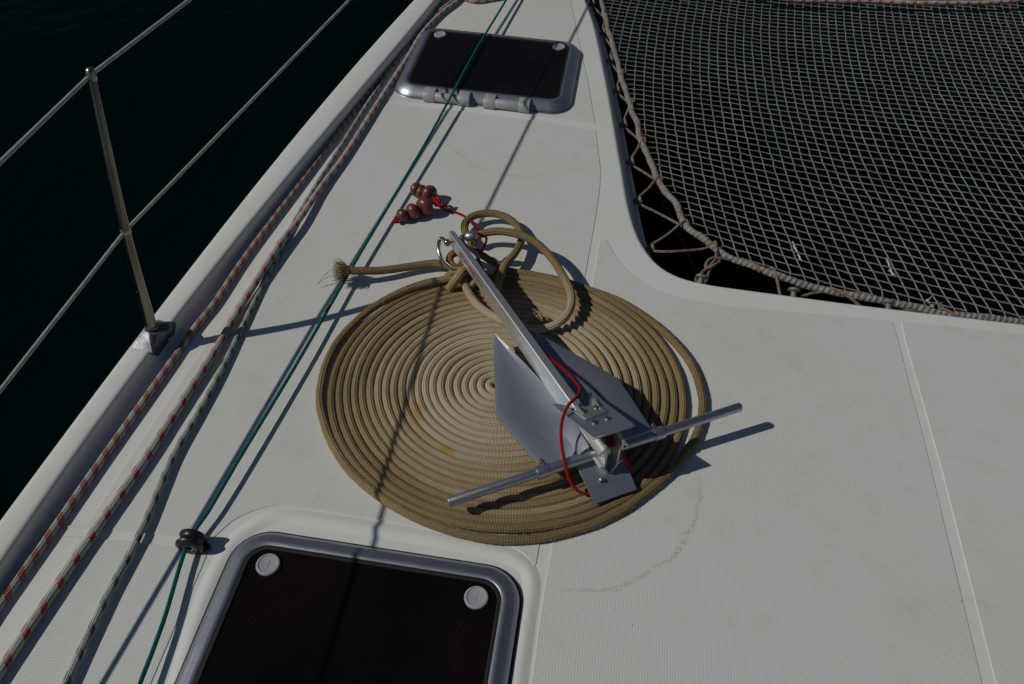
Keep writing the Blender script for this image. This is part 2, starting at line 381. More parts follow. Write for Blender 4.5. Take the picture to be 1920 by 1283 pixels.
# toe rail with hull side outboard
rows = []
for xo, xi, xd, y in zip(XO, XI, XD, YS):
    r = [(xo-.004, -1.4), (xo-.006, -0.3), (xo-.006, .022), (xo-.004, .036), (xo+.003, .0435), (xo+.012, .0455)]
    r += [(xi-.012, .0455), (xi-.005, .0445), (xi-.001, .041), (xi+.001, .036), (xi+.0045, .016), (xi+.0075, .008), (xi+.013, .003), (xi+.023, .0008), (xd+.001, .0004)]
    rows.append([(a, y, b) for a, b in r])
mb = MB(); mb.grid(rows); build('toe_rail', mb, GEL, deck, angle=60)
# thin styling groove on the rail top
g = [at(*q, RH+.0011) for q in ((640, 170), (690, 108), (735, 57), (790, -4))]
# nonskid panels
def panel(poly2, th=0.0016, name='nonskid_panel'):
    P = np.array(poly2, float); keep = [0]
    for i in range(1, len(P)):
        if np.hypot(*(P[i]-P[keep[-1]])) > .002: keep.append(i)
    P = P[keep]
    if np.hypot(*(P[0]-P[-1])) < .002: P = P[:-1]
    if 0.5*np.sum(P[:, 0]*np.roll(P[:, 1], -1)-np.roll(P[:, 0], -1)*P[:, 1]) < 0: P = P[::-1]
    T = np.roll(P, -1, 0)-np.roll(P, 1, 0); T /= np.linalg.norm(T, axis=1)[:, None]; Q = np.column_stack([-T[:, 1], T[:, 0]]); n_ = len(P)
    R = [[(*(P+Q*d)[i], z) for i in range(n_)] for d, z in ((0, .0002), (.0006, th*.75), (.0016, th))]
    mb = MB(); mb.grid(R, close_u=True)
    vs, _, fs, *_ = delaunay_2d_cdt([Vector(q[:2]) for q in R[2]], [(i, (i+1) % n_) for i in range(n_)], [], 1, 1e-6)
    mb.add([(v.x, v.y, th) for v in vs], [tuple(f) for f in fs])
    return build(name, mb, NSK, deck, smooth=False)
def L2(pts): return [tuple(at(a, b)[:2]) for a, b in pts]
def C2(pts, step=.02): return [tuple(p) for p in cr(np.array(L2(pts)), step)]
def rail_side(y0, y1, off=0.05, n=14): return [(float(np.interp(y, YS, XD))+off, y) for y in np.linspace(y0, y1, n)]
yA = at(745, 190)[1]
panel(L2([(1068, -8), (1085, 75), (1102, 150), (1116, 232)])+L2([(1016, 219), (860, 200), (742, 189)])+rail_side(at(727, 188)[1], 4.6)+[tuple(at(1068, -8)[:2]+np.array([-.05, 1.0]))])
bB = L2([(1117, 246), (1127, 325)])+C2([(1127, 325), (1120, 390), (1095, 532), (1060, 735), (1011, 1027), (1006, 1058)], .03)[1:]
bB += C2([(1002, 1061), (980, 1038), (957, 1025), (900, 1011), (782, 988), (648, 965), (531, 949), (487, 955), (442, 974), (410, 1001), (396, 1014)], .012)
bB += L2([(330, 1007), (231, 997), (118, 989)])+rail_side(at(118, 989)[1]+.01, at(722, 195)[1])+L2([(742, 197), (860, 208), (1016, 229)])
panel(bB)
pC = L2([(995, 1283), (1013, 1150), (1033, 1027), (1085, 700), (1110, 537)])+C2([(1110, 537), (1122, 458), (1126, 450), (1132, 447), (1138, 451), (1155, 482), (1180, 510), (1212, 535), (1255, 552), (1305, 565), (1380, 576), (1480, 585), (1560, 592), (1655, 601)], .015)[1:]
pC += C2([(1655, 601), (1670, 604), (1678, 616), (1710, 740), (1746, 880), (1842, 1283)], .03)[1:]
e = at(1842, 1283)[:2]; f = at(995, 1283)[:2]
dd = unit(at(1842, 1283)[:2]-at(1746, 880)[:2]); pC += [tuple(e+dd*.9), tuple(f+np.array([-.02, -.9]))]
panel(pC)
pD = L2([(1880, 1340), (1867, 1283), (1765, 880), (1697, 640), (1690, 606), (1698, 604), (1920, 628)]); pD += [(3.5, pD[-1][1]-.12), (3.5, -.6), (pD[0][0], -.6)]
panel(pD)
pF = L2([(112, 1005), (250, 1016), (330, 1026)])+C2([(330, 1026), (368, 1031), (384, 1038), (385, 1050), (330, 1173), (283, 1283)], .01)[1:]
pF += [tuple(at(283, 1283)[:2]+np.array([-.02, -.6]))]+rail_side(-.3, at(112, 1005)[1], .05, 8)
panel(pF)
# low moulded bead round the near hatch surround
bead_p = cr(np.array([(*p, .0) for p in L2([(300, 1400), (372, 1150), (425, 1035), (470, 990), (530, 969), (650, 984), (782, 1006), (900, 1029), (965, 1048), (996, 1085), (985, 1180), (970, 1290)])]), .015)
mb = MB(); nrm = np.gradient(bead_p, axis=0); nrm = np.column_stack([-nrm[:, 1], nrm[:, 0], nrm[:, 2]*0]); nrm /= np.linalg.norm(nrm, axis=1)[:, None]
mb.grid([[p+n_*d+np.array([0, 0, z]) for d, z in ((.020, -.0003), (.013, .0016), (.006, .0036), (0, .0044), (-.006, .0036), (-.013, .0016), (-.020, -.0003))] for p, n_ in zip(bead_p, nrm)])
build('hatch_surround', mb, GEL, deck, angle=60)

# ================================================================== HATCHES
def rrect(w, h, r, n=7):
    P = []
    for cxs, cys, a0 in ((1, 1, 0), (-1, 1, 90), (-1, -1, 180), (1, -1, 270)):
        for k in range(n+1):
            a = math.radians(a0+90*k/n); P.append((cxs*(w/2-r)+r*math.cos(a), cys*(h/2-r)+r*math.sin(a)))
    return P
def hatch(label, c, yaw, w, h, Hh, bev, flat, capz, hinge, r=.05):
    root = thing('deck_hatch', (c[0], c[1], 0), label, 'hatch')
    ca, sa = math.cos(yaw), math.sin(yaw)
    W = lambda x, y, z: (c[0]+x*ca-y*sa, c[1]+x*sa+y*ca, z)
    def ringm(spec):
        mb = MB(); rows = []
        for ins, z in spec: rows.append([W(x, y, z) for x, y in rrect(w-2*ins, h-2*ins, max(.006, r-ins*.85))])
        mb.grid(rows, close_u=True); return mb
    build('base_flange', ringm([(-.006, .0004), (-.006, .003), (-.004, .005), (.004, .005)]), HAL if hinge else SEAL, root, angle=50)
    build('frame', ringm([(.001, .0052), (.0, .009), (.002, .012), (bev*.5, Hh*.62+.004), (bev, Hh-.003), (bev+.003, Hh-.0008), (bev+.007, Hh), (bev+flat-.003, Hh), (bev+flat, Hh-.0015), (bev+flat+.001, Hh-.012)]), HAL, root, angle=28)
    build('seal', ringm([(bev+flat, Hh-.003), (bev+flat+.003, Hh-.002), (bev+flat+.008, Hh-.003), (bev+flat+.010, Hh-.012)]), SEAL, root, angle=50)
    mb = MB(); ins = bev+flat+.008; pz = Hh-.0055
    rp = rrect(w-2*ins, h-2*ins, max(.008, r-ins*.85)); rp2 = rrect(w-2*ins-.004, h-2*ins-.004, max(.007, r-ins*.85-.002))
    mb.grid([[W(x, y, pz-.010) for x, y in rp], [W(x, y, pz-.0015) for x, y in rp], [W(x, y, pz) for x, y in rp2]], close_u=True)
    mb.add([W(x, y, pz) for x, y in rp2], [tuple(range(len(rp2)))])
    build('pane', mb, ACR, root, angle=40)
    for sx in (-1, 1):
        x, y = sx*(w/2-ins-capz), h/2-ins-capz*.8
        mb = MB(); mb.lathe([(.0235, pz-.001), (.024, pz+.004), (.0225, pz+.0065), (.0195, pz+.007), (.0185, pz+.0055), (.017, pz+.0052), (0.0001, pz+.0052)], np.array(W(x, y, 0)), (0, 0, 1), 28)
        o = build('handle_cap', mb, CAP, root, angle=30)
        mb = MB(); mb.box(W(x-.0012, y-.009, pz+.0053), np.array(W(.0024, 0, 0))-np.array(W(0, 0, 0)), np.array(W(0, .018, 0))-np.array(W(0, 0, 0)), (0, 0, .0006))
        build('slot', mb, CAP, o, smooth=False)
    ax = np.array([ca, sa, 0]); ay = np.array([-sa, ca, 0])
    for x0 in (-.118, .098):
        z0 = .0195
        b = np.array(W(x0, -h/2-.004, z0))
        hg = None
        mb = MB(); mb.tube([b-ax*.0415, b+ax*.0415], .0165, 20); mb.box(b-ax*.0415-np.array([0, 0, .0190]), ax*.083, ay*.014, (0, 0, .024))
        hg = build('hinge', mb, HNG, root, bevel=.001, angle=40)
        for q0, q1 in ((-.082, -.042), (.042, .082)):
            pr_ = [b+ax*q0+ay*yy+np.array([0, 0, zz]) for yy, zz in ((.034, -.0185), (-.010, -.0185), (-.0165, -.011), (-.0185, .0), (-.0155, .010), (-.008, .0175), (.004, .019), (.034, .0165))]
            mb = MB(); mb.prism(pr_, ax*(q1-q0)); build('hinge_knuckle', mb, HNG, hg, bevel=.0015, angle=25)
        mb = MB(); mb.tube([b-ax*.0845, b+ax*.0845], .0055, 10); build('hinge_pin', mb, STEEL, hg)
    return root
# near hatch: place from the top edge corners and the side lines
HZ = .023
tl, tr = at(452, 984, HZ), at(984, 1064, HZ)       # where the straight edges would meet
wN = float(np.dot(tr-tl, (math.cos(-YAW), math.sin(-YAW), 0)))
ayN = np.array([math.sin(YAW), math.cos(YAW), 0]); axN = np.array([math.cos(YAW), -math.sin(YAW), 0])
hN = wN*0.98
cN = (tl+tr)/2-ayN*hN/2
hatch('large smoked acrylic deck hatch beside the green line fairlead', cN, -YAW, wN, hN, HZ, .019, .016, .042, False, .075)
FZ = .034
f4 = [at(788, 43, FZ*.8), at(1092, 80, FZ*.8), at(1068, 210, .012), at(740, 178, .012)]
cF = sum(f4)/4; wF = (np.linalg.norm(f4[1]-f4[0])+np.linalg.norm(f4[2]-f4[3]))/2; hF = (np.linalg.norm(f4[3]-f4[0])+np.linalg.norm(f4[2]-f4[1]))/2
hatch('smaller smoked acrylic hatch with two grey hinges near the bow', cF, -YAW, wF, hF, FZ, .028, .016, .034, True, .075)

# ================================================================== STANCHION AND LIFELINES
SB = at(284, 612, RH+.026); SM = at(235, 433, .335); ST = at(171, 140, .655)
st = thing('stanchion', (SB[0], SB[1], RH), 'slim stainless stanchion in a grey socket on the toe rail', 'stanchion')
sp = cr([SB-(SM-SB)*.1, SB, SM, ST], .02)
mb = MB(); mb.tube(sp, np.linspace(.0138, .0082, len(sp)), 18); build('post', mb, POST, st, angle=40)
ax = unit(ST-SM)
mb = MB(); mb.lathe([(.0001, .015), (.005, .0142), (.0085, .011), (.0102, .005), (.0102, -.006), (.0092, -.012)], ST+ax*.0, ax, 20); build('top_ring', mb, STEEL, st, angle=50)
mb = MB(); mb.lathe([(.0112, -.006), (.0122, -.004), (.0122, .004), (.0112, .006)], SM, ax, 18); build('wire_ferrule', mb, STEEL, st, angle=50)
# socket: a tapering casting that wraps the rail top and its inboard face
bt = [at(244, 652, RH), at(287, 663, RH-.002), at(296, 668, .016), at(328, 628, .012), at(331, 604, RH-.012), at(296, 599, RH)]
cxy = SB[:2]
tp = []
for k in range(6):
    a = math.radians([205, 265, 300, 350, 50, 120][k]); tp.append(np.array([cxy[0]+.0185*math.cos(a), cxy[1]+.0185*math.sin(a), SB[2]-.004]))
tp[3] = at(318, 618, .060); tp[4] = at(316, 603, .062); tp[2] = at(293, 626, .066)
mids = [b*.5+t*.5 for b, t in zip(bt, tp)]
lows = [b+np.array([0, 0, -.004]) for b in bt]
mb = MB(); mb.grid([lows, bt, mids, tp], close_u=True); mb.add(tp, [tuple(range(6))]); mb.add(lows, [tuple(range(6))])
build('socket', mb, STB, st, weld=True, bevel=.004, seg=3, angle=25)
mb = MB(); mb.lathe([(.0165, -.002), (.0175, .001), (.0165, .005), (.0138, .006)], SB-np.array([0, 0, .004]), ax, 20); build('collar', mb, STB, st, angle=50)
def ext(a, b, d): return b+unit(b-a)*d
for pl, z, lab in (([(0, 305), (171, 140), (355, 0)], .652, 'upper grey coated lifeline wire through the stanchion top'), ([(0, 733, .315), (235, 433), (655, 0)], .335, 'lower grey coated lifeline wire through the middle of the stanchion')):
    P = px(pl, z); P = [ext(P[1], P[0], 1.6)]+P+[ext(P[1], P[2], 2.0)]
    q = np.concatenate([cr([P[0], P[1], P[2]], .05), cr([P[2], P[3], P[4]], .05)[1:]])
    q[:, 2] -= 0.0
    mb = MB(); mb.tube(q, .0042, 10)
    tag(build('lifeline', mb, WIRE), lab, 'lifeline wire')

# ================================================================== SIDE DECK ROPES
def rope_obj(name, pts, r, mat, label, cat, z=None, sides=12, step=.012, parent=None, jit=0.012):
    P = cr(px(pts, r if z is None else z), step); mb = MB(); mb.tube(P, r, sides, jit=jit)
    o = build(name, mb, mat, parent, angle=80)
    if label: tag(o, label, cat)
    return o
rope_obj('rope', [(-70, 1240), (-35, 1187), (0, 1134), (93, 1003), (182, 875), (305, 702), (361, 621), (405, 565), (467, 472), (594, 303), (680, 187), (747, 102), (777, 58), (807, 25), (838, 0), (875, -40)], .0088, R1,
         'white rope with dark red woven bands lying along the toe rail', 'rope')
rope_obj('rope', [(-60, 1355, .012), (7, 1249, .0125), (142, 1048, .013), (268, 868, .013), (327, 777, .013), (405, 655, .014), (448, 580, .016), (507, 486, .021), (531, 449, .0235), (560, 413, .021), (600, 354, .015), (645, 294, .012), (682, 236, .012), (725, 168, .011), (765, 107, .011), (790, 65, .011), (825, 27, .011), (860, 0, .011), (905, -40, .011)], .0095, R2,
         'white rope with bright red flecks crossing over the green-flecked rope', 'rope')
rope_obj('rope', [(75, 1390, .013), (125, 1279, .013), (198, 1124, .013), (264, 998, .013), (322, 862, .012), (370, 777, .011), (410, 705, .010), (450, 622, .009), (475, 570, .008), (503, 512, .0078), (522, 476, .0075), (541, 438, .0075), (560, 402, .0075), (600, 336, .008), (647, 262, .008), (690, 193, .008), (732, 131, .008), (784, 60, .009), (816, 27, .010), (850, 0, .010), (890, -40, .010)], .0072, R3,
         'white rope with dark green flecks between the two red-marked ropes', 'rope')
rope_obj('rope', [(850, -30, .014), (866, -8, .013), (880, 0, .012), (895, 2, .012), (915, -1, .012), (940, -6, .012), (975, -20, .012)], .0115, R1,
         'bight of white red-marked rope lying on deck forward of the hinged hatch', 'rope')
# green line through the fairlead
rope_obj('furling_line', [(215, 1400, .026), (262, 1283, .024), (307, 1163, .022), (351, 1022, .021), (395, 952, .023), (450, 858, .026), (560, 676, .026), (668, 488, .026), (798, 268, .034), (848, 176, .042), (897, 86, .046), (949, 0, .045), (1010, -105, .05)], .0043, GRN,
         'thin taut green line running through the black fairlead', 'line', sides=10)
FL = at(352, 1024, .021); da = unit(at(395, 952, .022)-at(307, 1163, .022)); da[2] = 0; da = unit(da)
fr = thing('fairlead', (FL[0], FL[1], 0), 'black plastic ring fairlead on deck around the green line', 'fairlead')
mb = MB()
ringp = [(.0095, -.013), (.013, -.0165), (.022, -.0165), (.0275, -.0135), (.0285, -.009), (.0255, -.0055), (.0235, 0), (.0255, .0055), (.0285, .009), (.0275, .0135), (.022, .0165), (.013, .0165), (.0095, .013)]
FC = FL+np.array([.006, .008, .0])+np.array([0, 0, .0045])
mb.lathe(ringp, FC, da, 32, closed=True)
build('ring', mb, BLK, fr, angle=50)
ap = np.array([da[1], -da[0], 0])
mb = MB(); b = np.array([FC[0], FC[1], 0])
pl_ = [b+da*.016*math.cos(t)*(1)+ap*.036*math.sin(t) for t in np.linspace(0, 2*math.pi, 28, endpoint=False)]
mb.prism(np.array(pl_)+np.array([0, 0, .0018]), (0, 0, .009)); build('foot', mb, BLK, fr, bevel=.003, angle=50)
mb = MB(); mb.lathe([(.0072, -.0155), (.0098, -.0172), (.0108, -.0160), (.0096, -.012), (.0096, .012), (.0108, .0160), (.0098, .0172), (.0072, .0155)], FC, da, 24, closed=True); build('liner', mb, STEEL, fr, angle=50)

# ================================================================== ANCHOR
La = at(840, 942, .064); Ra = at(1388, 763, .087); OA = (La+Ra)/2
A = unit(Ra-La); Nn = unit(np.array([0, 0, 1.])-A*A[2]); Ss = np.cross(Nn, A)
if Ss[1] < 0: Ss = -Ss
SK = unit(Ss-.10*A)                                 # the shank has a little play on the stock
def LC(a, s, n): return OA+A*a+SK*s+Nn*n
anc = thing('anchor', (OA[0], OA[1], .02), 'grey aluminium anchor with pivoting flukes lying on the coiled rope', 'anchor')
# stock
mb = MB(); mb.tube([La+A*.0, La+A*.002, OA-A*.14], [.0100, .0108, .0108], 20); mb.tube([OA+A*.14, Ra-A*.002, Ra], [.0108, .0108, .0100], 20); mb.tube([OA-A*.142, OA+A*.142], .0128, 22)
stock = build('stock', mb, ALUD, anc, angle=40)
for s_ in (-1, 1):
    mb = MB(); mb.lathe([(.0110, -.013), (.0148, -.0125), (.0152, .0), (.0148, .0125), (.0110, .013)], OA+A*s_*.140, A, 22); col_ = build('collar', mb, ALUD, stock, angle=40)
    mb = MB(); bp_ = OA+A*(s_*.134)+SK*.014+Nn*.012; mb.lathe([(.0068, -.004), (.0068, .0035), (.0055, .0055), (.0001, .006)], bp_, Nn*.8+SK*.3, 6); mb.lathe([(.0035, .004), (.0035, .0085), (.0001, .009)], bp_, Nn*.8+SK*.3, 10)
    build('nut', mb, BRASS, col_, angle=30)
# flukes
FK = unit(Ss-.15*A)
def FC_(a, s, n): return OA+A*a+FK*s+Nn*n
def fluke(sg):
    rows = []
    S_ = [.400, .36, .30, .24, .190, .172, .14, .10, .07, .045, .022, .004]
    for s in S_:
        o = np.interp(s, [.004, .02, .178, .4225], [.131, .1365, .1535, .0365]); i = np.interp(s, [.004, .07, .14, .26, .4225], [.030, .018, .0075, .0125, .0330])
        lip = min(.011, (o-i)*.3); row = [(o, -.0022), (o-lip, 0)]
        for t in (.3, .55, .75):
            row.append(((o-lip)*(1-t)+i*t, max(0, 1-max(0, s-.02)/.12)*max(0, (t-.3)/.7)**2*.026))
        fl = max(0, 1-max(0, s-.02)/.12)*.024; row.append((i+min(.014, (o-lip-i)*.2), .0005+fl)); row.append((i, .004+fl*1.15))
        zoff = (.012*s/.4 if sg > 0 else .0)
        rows.append([FC_(sg*a, s, n+zoff-.002) for a, n in row])
    tipc = [FC_(sg*(.0365-.003*k/6), .4225, .001+(.012 if sg > 0 else 0)) for k in range(7)]
    allr = [tipc]+rows; loops = [list(r)+[q-Nn*.0042 for q in r[::-1]] for r in allr]
    mb = MB(); mb.grid(loops, close_u=True); m_ = len(loops[0]); mb.add(loops[0], [tuple(range(m_))]); mb.add(loops[-1], [tuple(range(m_))])
    return build('fluke', mb, ALU, anc, angle=18, weld=True)
fluke(-1); fluke(1)
# shank: tapering bar, hollow-ground sides
T0 = at(845, 431, .128); T1 = at(1078, 752, .136)
sd_ = unit(T1-T0); side = unit(np.cross(sd_, [0, 0, 1.])); upn = np.cross(side, sd_)
if upn[2] < 0: upn = -upn
if np.dot(side, A) < 0: side = -side
Lsh = np.linalg.norm(T1-T0)
rows = []
for t in (0, .012, .03, .2, .4, .6, .8, 1.0, 1.14):
    c = T0+sd_*Lsh*t; hh = np.interp(t, [0, .012, .03, .25, 1, 1.14], [.026, .036, .041, .046, .066, .066]); wd = np.interp(t, [0, .03, .3, 1.14], [.0065, .0080, .0095, .0110])
    if t == 0: c = c-upn*.004
    row = []
    for x, z in ((-1, -.002), (-.82, 0), (.82, 0), (1, -.002), (1, -.006), (.55, -.010), (.55, -hh+.010), (1, -hh+.006), (1, -hh), (-1, -hh), (-1, -hh+.006), (-.94, -hh+.012), (-.94, -.012), (-1, -.006)):
        row.append(c+side*wd*x+upn*z)
    rows.append(row)
mb = MB(); mb.grid(rows, close_u=True); mb.add(rows[0], [tuple(range(14))]); mb.add(rows[-1], [tuple(range(14))])
shank = build('shank', mb, m_alu('shank_aluminium', (0.68, 0.69, 0.70), 0.40, 60, 0.85), anc, angle=25, weld=True)
# printed lettering on the shank
def text_mesh(body, size):
    cu = bpy.data.curves.new('txt', 'FONT'); cu.body = body; cu.size = size; cu.extrude = 0.0; cu.offset = size*.012
    ob = bpy.data.objects.new('txt', cu); COL.objects.link(ob)
    dg = bpy.context.evaluated_depsgraph_get(); me = bpy.data.meshes.new_from_object(ob.evaluated_get(dg)); bpy.data.objects.remove(ob); bpy.data.curves.remove(cu)
    return me
mb = MB(); xo_ = 0.0
base_t = .115*Lsh
for body, size, gap in (('F', .030, .002), ('ORTRESS', .0185, .014), ('FX-11', .0125, 0)):
    me = text_mesh(body, size); V = np.array([v.co[:] for v in me.vertices]); 
    lowz = -.0305 if size < .028 else -.033
    W_ = []
    for v in V:
        s0 = base_t+xo_+v[0]*1.05
        W_.append(T0+sd_*s0-side*(np.interp(s0/Lsh, [.03, .3, 1.14], [.0080, .0095, .0110])*.94+.0006)+upn*(lowz+v[1]*.95))
    mb.add(W_, [tuple(p.vertices) for p in me.polygons]); xo_ += (V[:, 0].max()*1.05+gap); bpy.data.meshes.remove(me)
tag(build('lettering', mb, TXT, shank, smooth=False), 'red printed lettering along the shank')
# crown palms
def plate(name, pts, th, mat, parent, bevel=.0008):
    pts = [np.asarray(p) for p in pts]; nr = unit(np.cross(pts[1]-pts[0], pts[2]-pts[0]));
    if nr[2] < 0: nr = -nr
    mb = MB(); mb.prism(pts, nr*th); return build(name, mb, mat, parent, bevel=bevel, seg=1, angle=40)
def PU(a, t, h=0.0):                                # point on the upper palm: t 0 at the near edge, 1 at the horns
    s = -.032+(.132+.032)*t; n = .1085+(.036-.1085)*t
    nn = unit(Nn*.164+SK*.0725)
    return LC(a, s, n)+nn*h
notch = [(.048, 1.0), (.040, .985), (.030, .90), (.022, .78), (.012, .70), (0, .675), (-.012, .70), (-.022, .78), (-.030, .90), (-.040, .985), (-.048, 1.0)]
up_palm = plate('crown_plate', [PU(-.047, 0), PU(.049, 0)]+[PU(a, t) for a, t in notch], .0042, ALU, anc)
small = [PU(-.026, .40, .0043), PU(.026, .40, .0043), PU(.030, .62, .0043), PU(.040, .80, .0043), PU(.024, .70, .0043), (PU(.012, .655, .0043)), PU(-.012, .655, .0043), PU(-.024, .70, .0043), PU(-.040, .80, .0043), PU(-.030, .62, .0043)]
plate('clamp_plate', small, .006, ALU, up_palm)
for a, t, h in ((-.014, .55, .0103), (.016, .55, .0103), (-.014, .30, .0043), (.016, .30, .0043)):
    nn = unit(Nn*.164+SK*.0725); mb = MB(); mb.lathe([(.0078, 0), (.0079, .0018), (.0066, .0040), (.0035, .0050), (.0001, .0052)], PU(a, t, h), nn, 14)
    b_ = build('screw', mb, BRASS, up_palm, angle=30)
    mb = MB(); dq = unit(A*math.cos(a*90)+SK*math.sin(a*90)); mb.box(PU(a, t, h+.0046)-dq*.0062-np.cross(nn, dq)*.0006, dq*.0124, np.cross(nn, dq)*.0016, nn*.0007); build('slot', mb, SEAL, b_, smooth=False)
lo = [LC(-.062, -.088, -.049), LC(.040, -.086, -.052), LC(.048, .02, -.006), LC(.020, .03, -.002), (LC(-.030, .03, -.002)), LC(-.062, .02, -.006)]
lo_palm = plate('crown_plate', lo, .0042, ALU, anc)
# crown extrusion: hourglass profile of thin walls
def wall(pts, th):
    P = np.array(pts, float); T = np.gradient(P, axis=0); T /= np.linalg.norm(T, axis=1)[:, None]; Q = np.column_stack([-T[:, 1], T[:, 0]])*th/2
    return list(P+Q)+list((P-Q)[::-1])
def crown(profile, th, s0, s1, mat, name):
    pr = wall(profile, th); c0 = [LC(a, s0-.10*0, n) for a, n in pr]; mb = MB(); mb.prism(c0, SK*(s1-s0)); return build(name, mb, mat, anc, bevel=.0007, seg=1, angle=40)
S0, S1 = -.040, .085
crown([(-.020, .083), (-.0215, .066), (-.015, .050), (-.015, .010), (-.0155, -.004), (-.003, -.030)], .0052, S0, S1, ALUX, 'crown_wall')
crown([(.020, .083), (.0215, .066), (.015, .050), (.015, .010), (.0155, -.004), (.003, -.030)], .0052, S0, S1, ALUX, 'crown_wall')
crown([(-.0155, -.004), (-.024, .006), (-.027, .004)], .0045, S0, S1, ALUX, 'crown_hook')
crown([(.0155, -.004), (.024, .006), (.027, .004)], .0045, S0, S1, ALUX, 'crown_hook')
crown([(.0205, .072), (.031, .062), (.033, .053), (.028, .050)], .0045, S0, S1, ALUX, 'crown_hook')
crown([(-.0205, .072), (-.031, .062), (-.033, .053), (-.028, .050)], .0045, S0, S1, ALUX, 'crown_hook')
crown([(-.022, -.0335), (.022, -.0335)], .005, S0, S1-.03, ALUX, 'crown_foot')
mb = MB(); mb.lathe([(.0001, -.012), (.024, -.012), (.0245, -.010), (.0245, .010), (.024, .012), (.0001, .012)], LC(0, .004, .018), A, 28); build('pivot_boss', mb, ALUX, anc, angle=40)
mb = MB(); q = LC(-.026, -.05, -.029); mb.lathe([(.0055, 0), (.0055, .006), (.003, .008), (.0001, .008)], q, Nn, 6); build('nut', mb, BRASS, anc, angle=30)

# ================================================================== ANCHOR ROPE (one long rope)
RR = 0.0098
c0 = at(930, 724, RR)[:2]; turns = 22.3
rope = thing('anchor_rope', (c0[0], c0[1], 0), 'thick tan braided rope coiled flat in a wide spiral under the anchor', 'rope')
ext_l, ext_r, ext_t, ext_b = -.468, .455, 1.690, .822
c1 = np.array([(ext_l+ext_r)/2, (ext_t+ext_b)/2]); rx = (ext_r-ext_l)/2; ry = (ext_t-ext_b)/2
P = []; th0 = math.radians(-60)
n_tot = int(turns*110)
wob = rng.normal(0, 1, 12)
for k in range(n_tot+1):
    ph = k/110; t = (ph+.25)/(turns+.25); th = th0+ph*2*math.pi     # counter-clockwise seen from above
    cc = c0*(1-t**1.3)+c1*t**1.3
    irr = 1+.0045*math.sin(2*th+wob[0])+.003*math.sin(3*th+ph*.7+wob[1])
    dr = .0006*math.sin(ph*5.1+wob[2])+.0005*math.sin(ph*13.3)
    P.append((cc[0]+(rx-RR)*t*irr*math.cos(th)+dr*math.cos(th), cc[1]+(ry-RR)*t*irr*math.sin(th)+dr*math.sin(th), RR+.0007*math.sin(ph*7.7+wob[3])))
# the spiral's outer end tucks in under the knot at the top; the outermost turn runs from the knot round the coil to the shackle
outer = [(868, 520, .034), (845, 523, .030), (800, 531, .027), (750, 549, .024), (700, 577, .021), (657, 614, .017), (628, 650, RR+.003), (609, 693, RR), (600, 745, RR), (606, 786, RR), (624, 834, RR), (658, 884, RR), (704, 925, RR), (743, 951, RR), (795, 977, RR), (848, 996, RR), (900, 1008, RR), (950, 1013, RR), (1013, 1009, RR), (1063, 998, RR), (1112, 983, RR), (1160, 960, RR), (1185, 944, RR), (1222, 915, RR), (1257, 885, RR), (1281, 855, RR), (1301, 826, RR), (1314, 790, RR), (1316, 740, RR), (1291, 675, RR), (1235, 614, RR), (1165, 567, RR), (1085, 538, RR+.002), (1010, 518, .014), (955, 508, .020), (915, 486, .032), (892, 470, .045), (880, 462, .055)]
Pn = np.array(P); angd = np.degrees(np.arctan2(Pn[:, 1]-c1[1], Pn[:, 0]-c1[0])); cut = max(i for i in range(len(Pn)) if 96 < angd[i] < 102)
Pn = Pn[:cut:2]
full_in = cr(Pn, .0085); full = cr(px(outer), .0085)
mb = MB(); mb.tube(full, RR+.0006, 14, jit=.02, u0=7.3); build('outer_turn', mb, TAN, rope, angle=85)
lq = np.arange(len(full_in))*.0085
mb = MB(); mb.tube(full_in, RR*(1+.03*np.sin(lq/.33+1)*np.sin(lq/.121)+.02*np.sin(lq/.057)), 12, jit=.025); build('coil', mb, TAN, rope, angle=85)
def strand(name, pts, r=.0112, mat=TAN, step=.009):
    mb = MB(); mb.tube(cr(px(pts), step), r, 14, jit=.02); return build(name, mb, mat, rope, angle=85)
strand('loop', [(868, 520, .036), (878, 548, .034), (900, 576, .030), (935, 598, .030), (975, 612, .031), (1015, 617, .034), (1047, 606, .042), (1067, 583, .050), (1071, 553, .056), (1056, 518, .062), (1031, 480, .070), (1000, 452, .076), (965, 438, .074), (930, 434, .062), (900, 440, .045), (885, 452, .036)])
strand('loop', [(888, 456, .030), (874, 440, .028), (872, 420, .030), (888, 405, .034), (920, 400, .036), (950, 408, .034), (971, 426, .030), (978, 448, .034), (966, 474, .040), (948, 496, .044), (938, 518, .046), (930, 545, .040), (924, 565, .030)])
tp_ = [(650, 507, .047), (680, 508, .040), (720, 507, .030), (770, 500, .024), (815, 494, .026), (845, 500, .034), (862, 514, .042)]
strand('tail', tp_)
# knot: wraps pulled tight
strand('knot', [(842, 542, .022), (848, 534, .036), (856, 523, .056), (866, 511, .062), (879, 502, .054), (892, 501, .040), (899, 506, .028)], .0122)
strand('knot', [(835, 525, .026), (846, 514, .038), (860, 508, .050), (878, 508, .052), (893, 515, .038), (884, 530, .028), (868, 536, .026)])
strand('knot', [(878, 541, .026), (888, 532, .034), (896, 523, .036), (902, 514, .030)])
strand('rope_eye', [(872, 478, .050), (860, 474, .060), (849, 476, .062), (843, 485, .056), (847, 497, .050), (860, 503, .048), (874, 500, .046), (884, 492, .040)], .0108, LEATH)
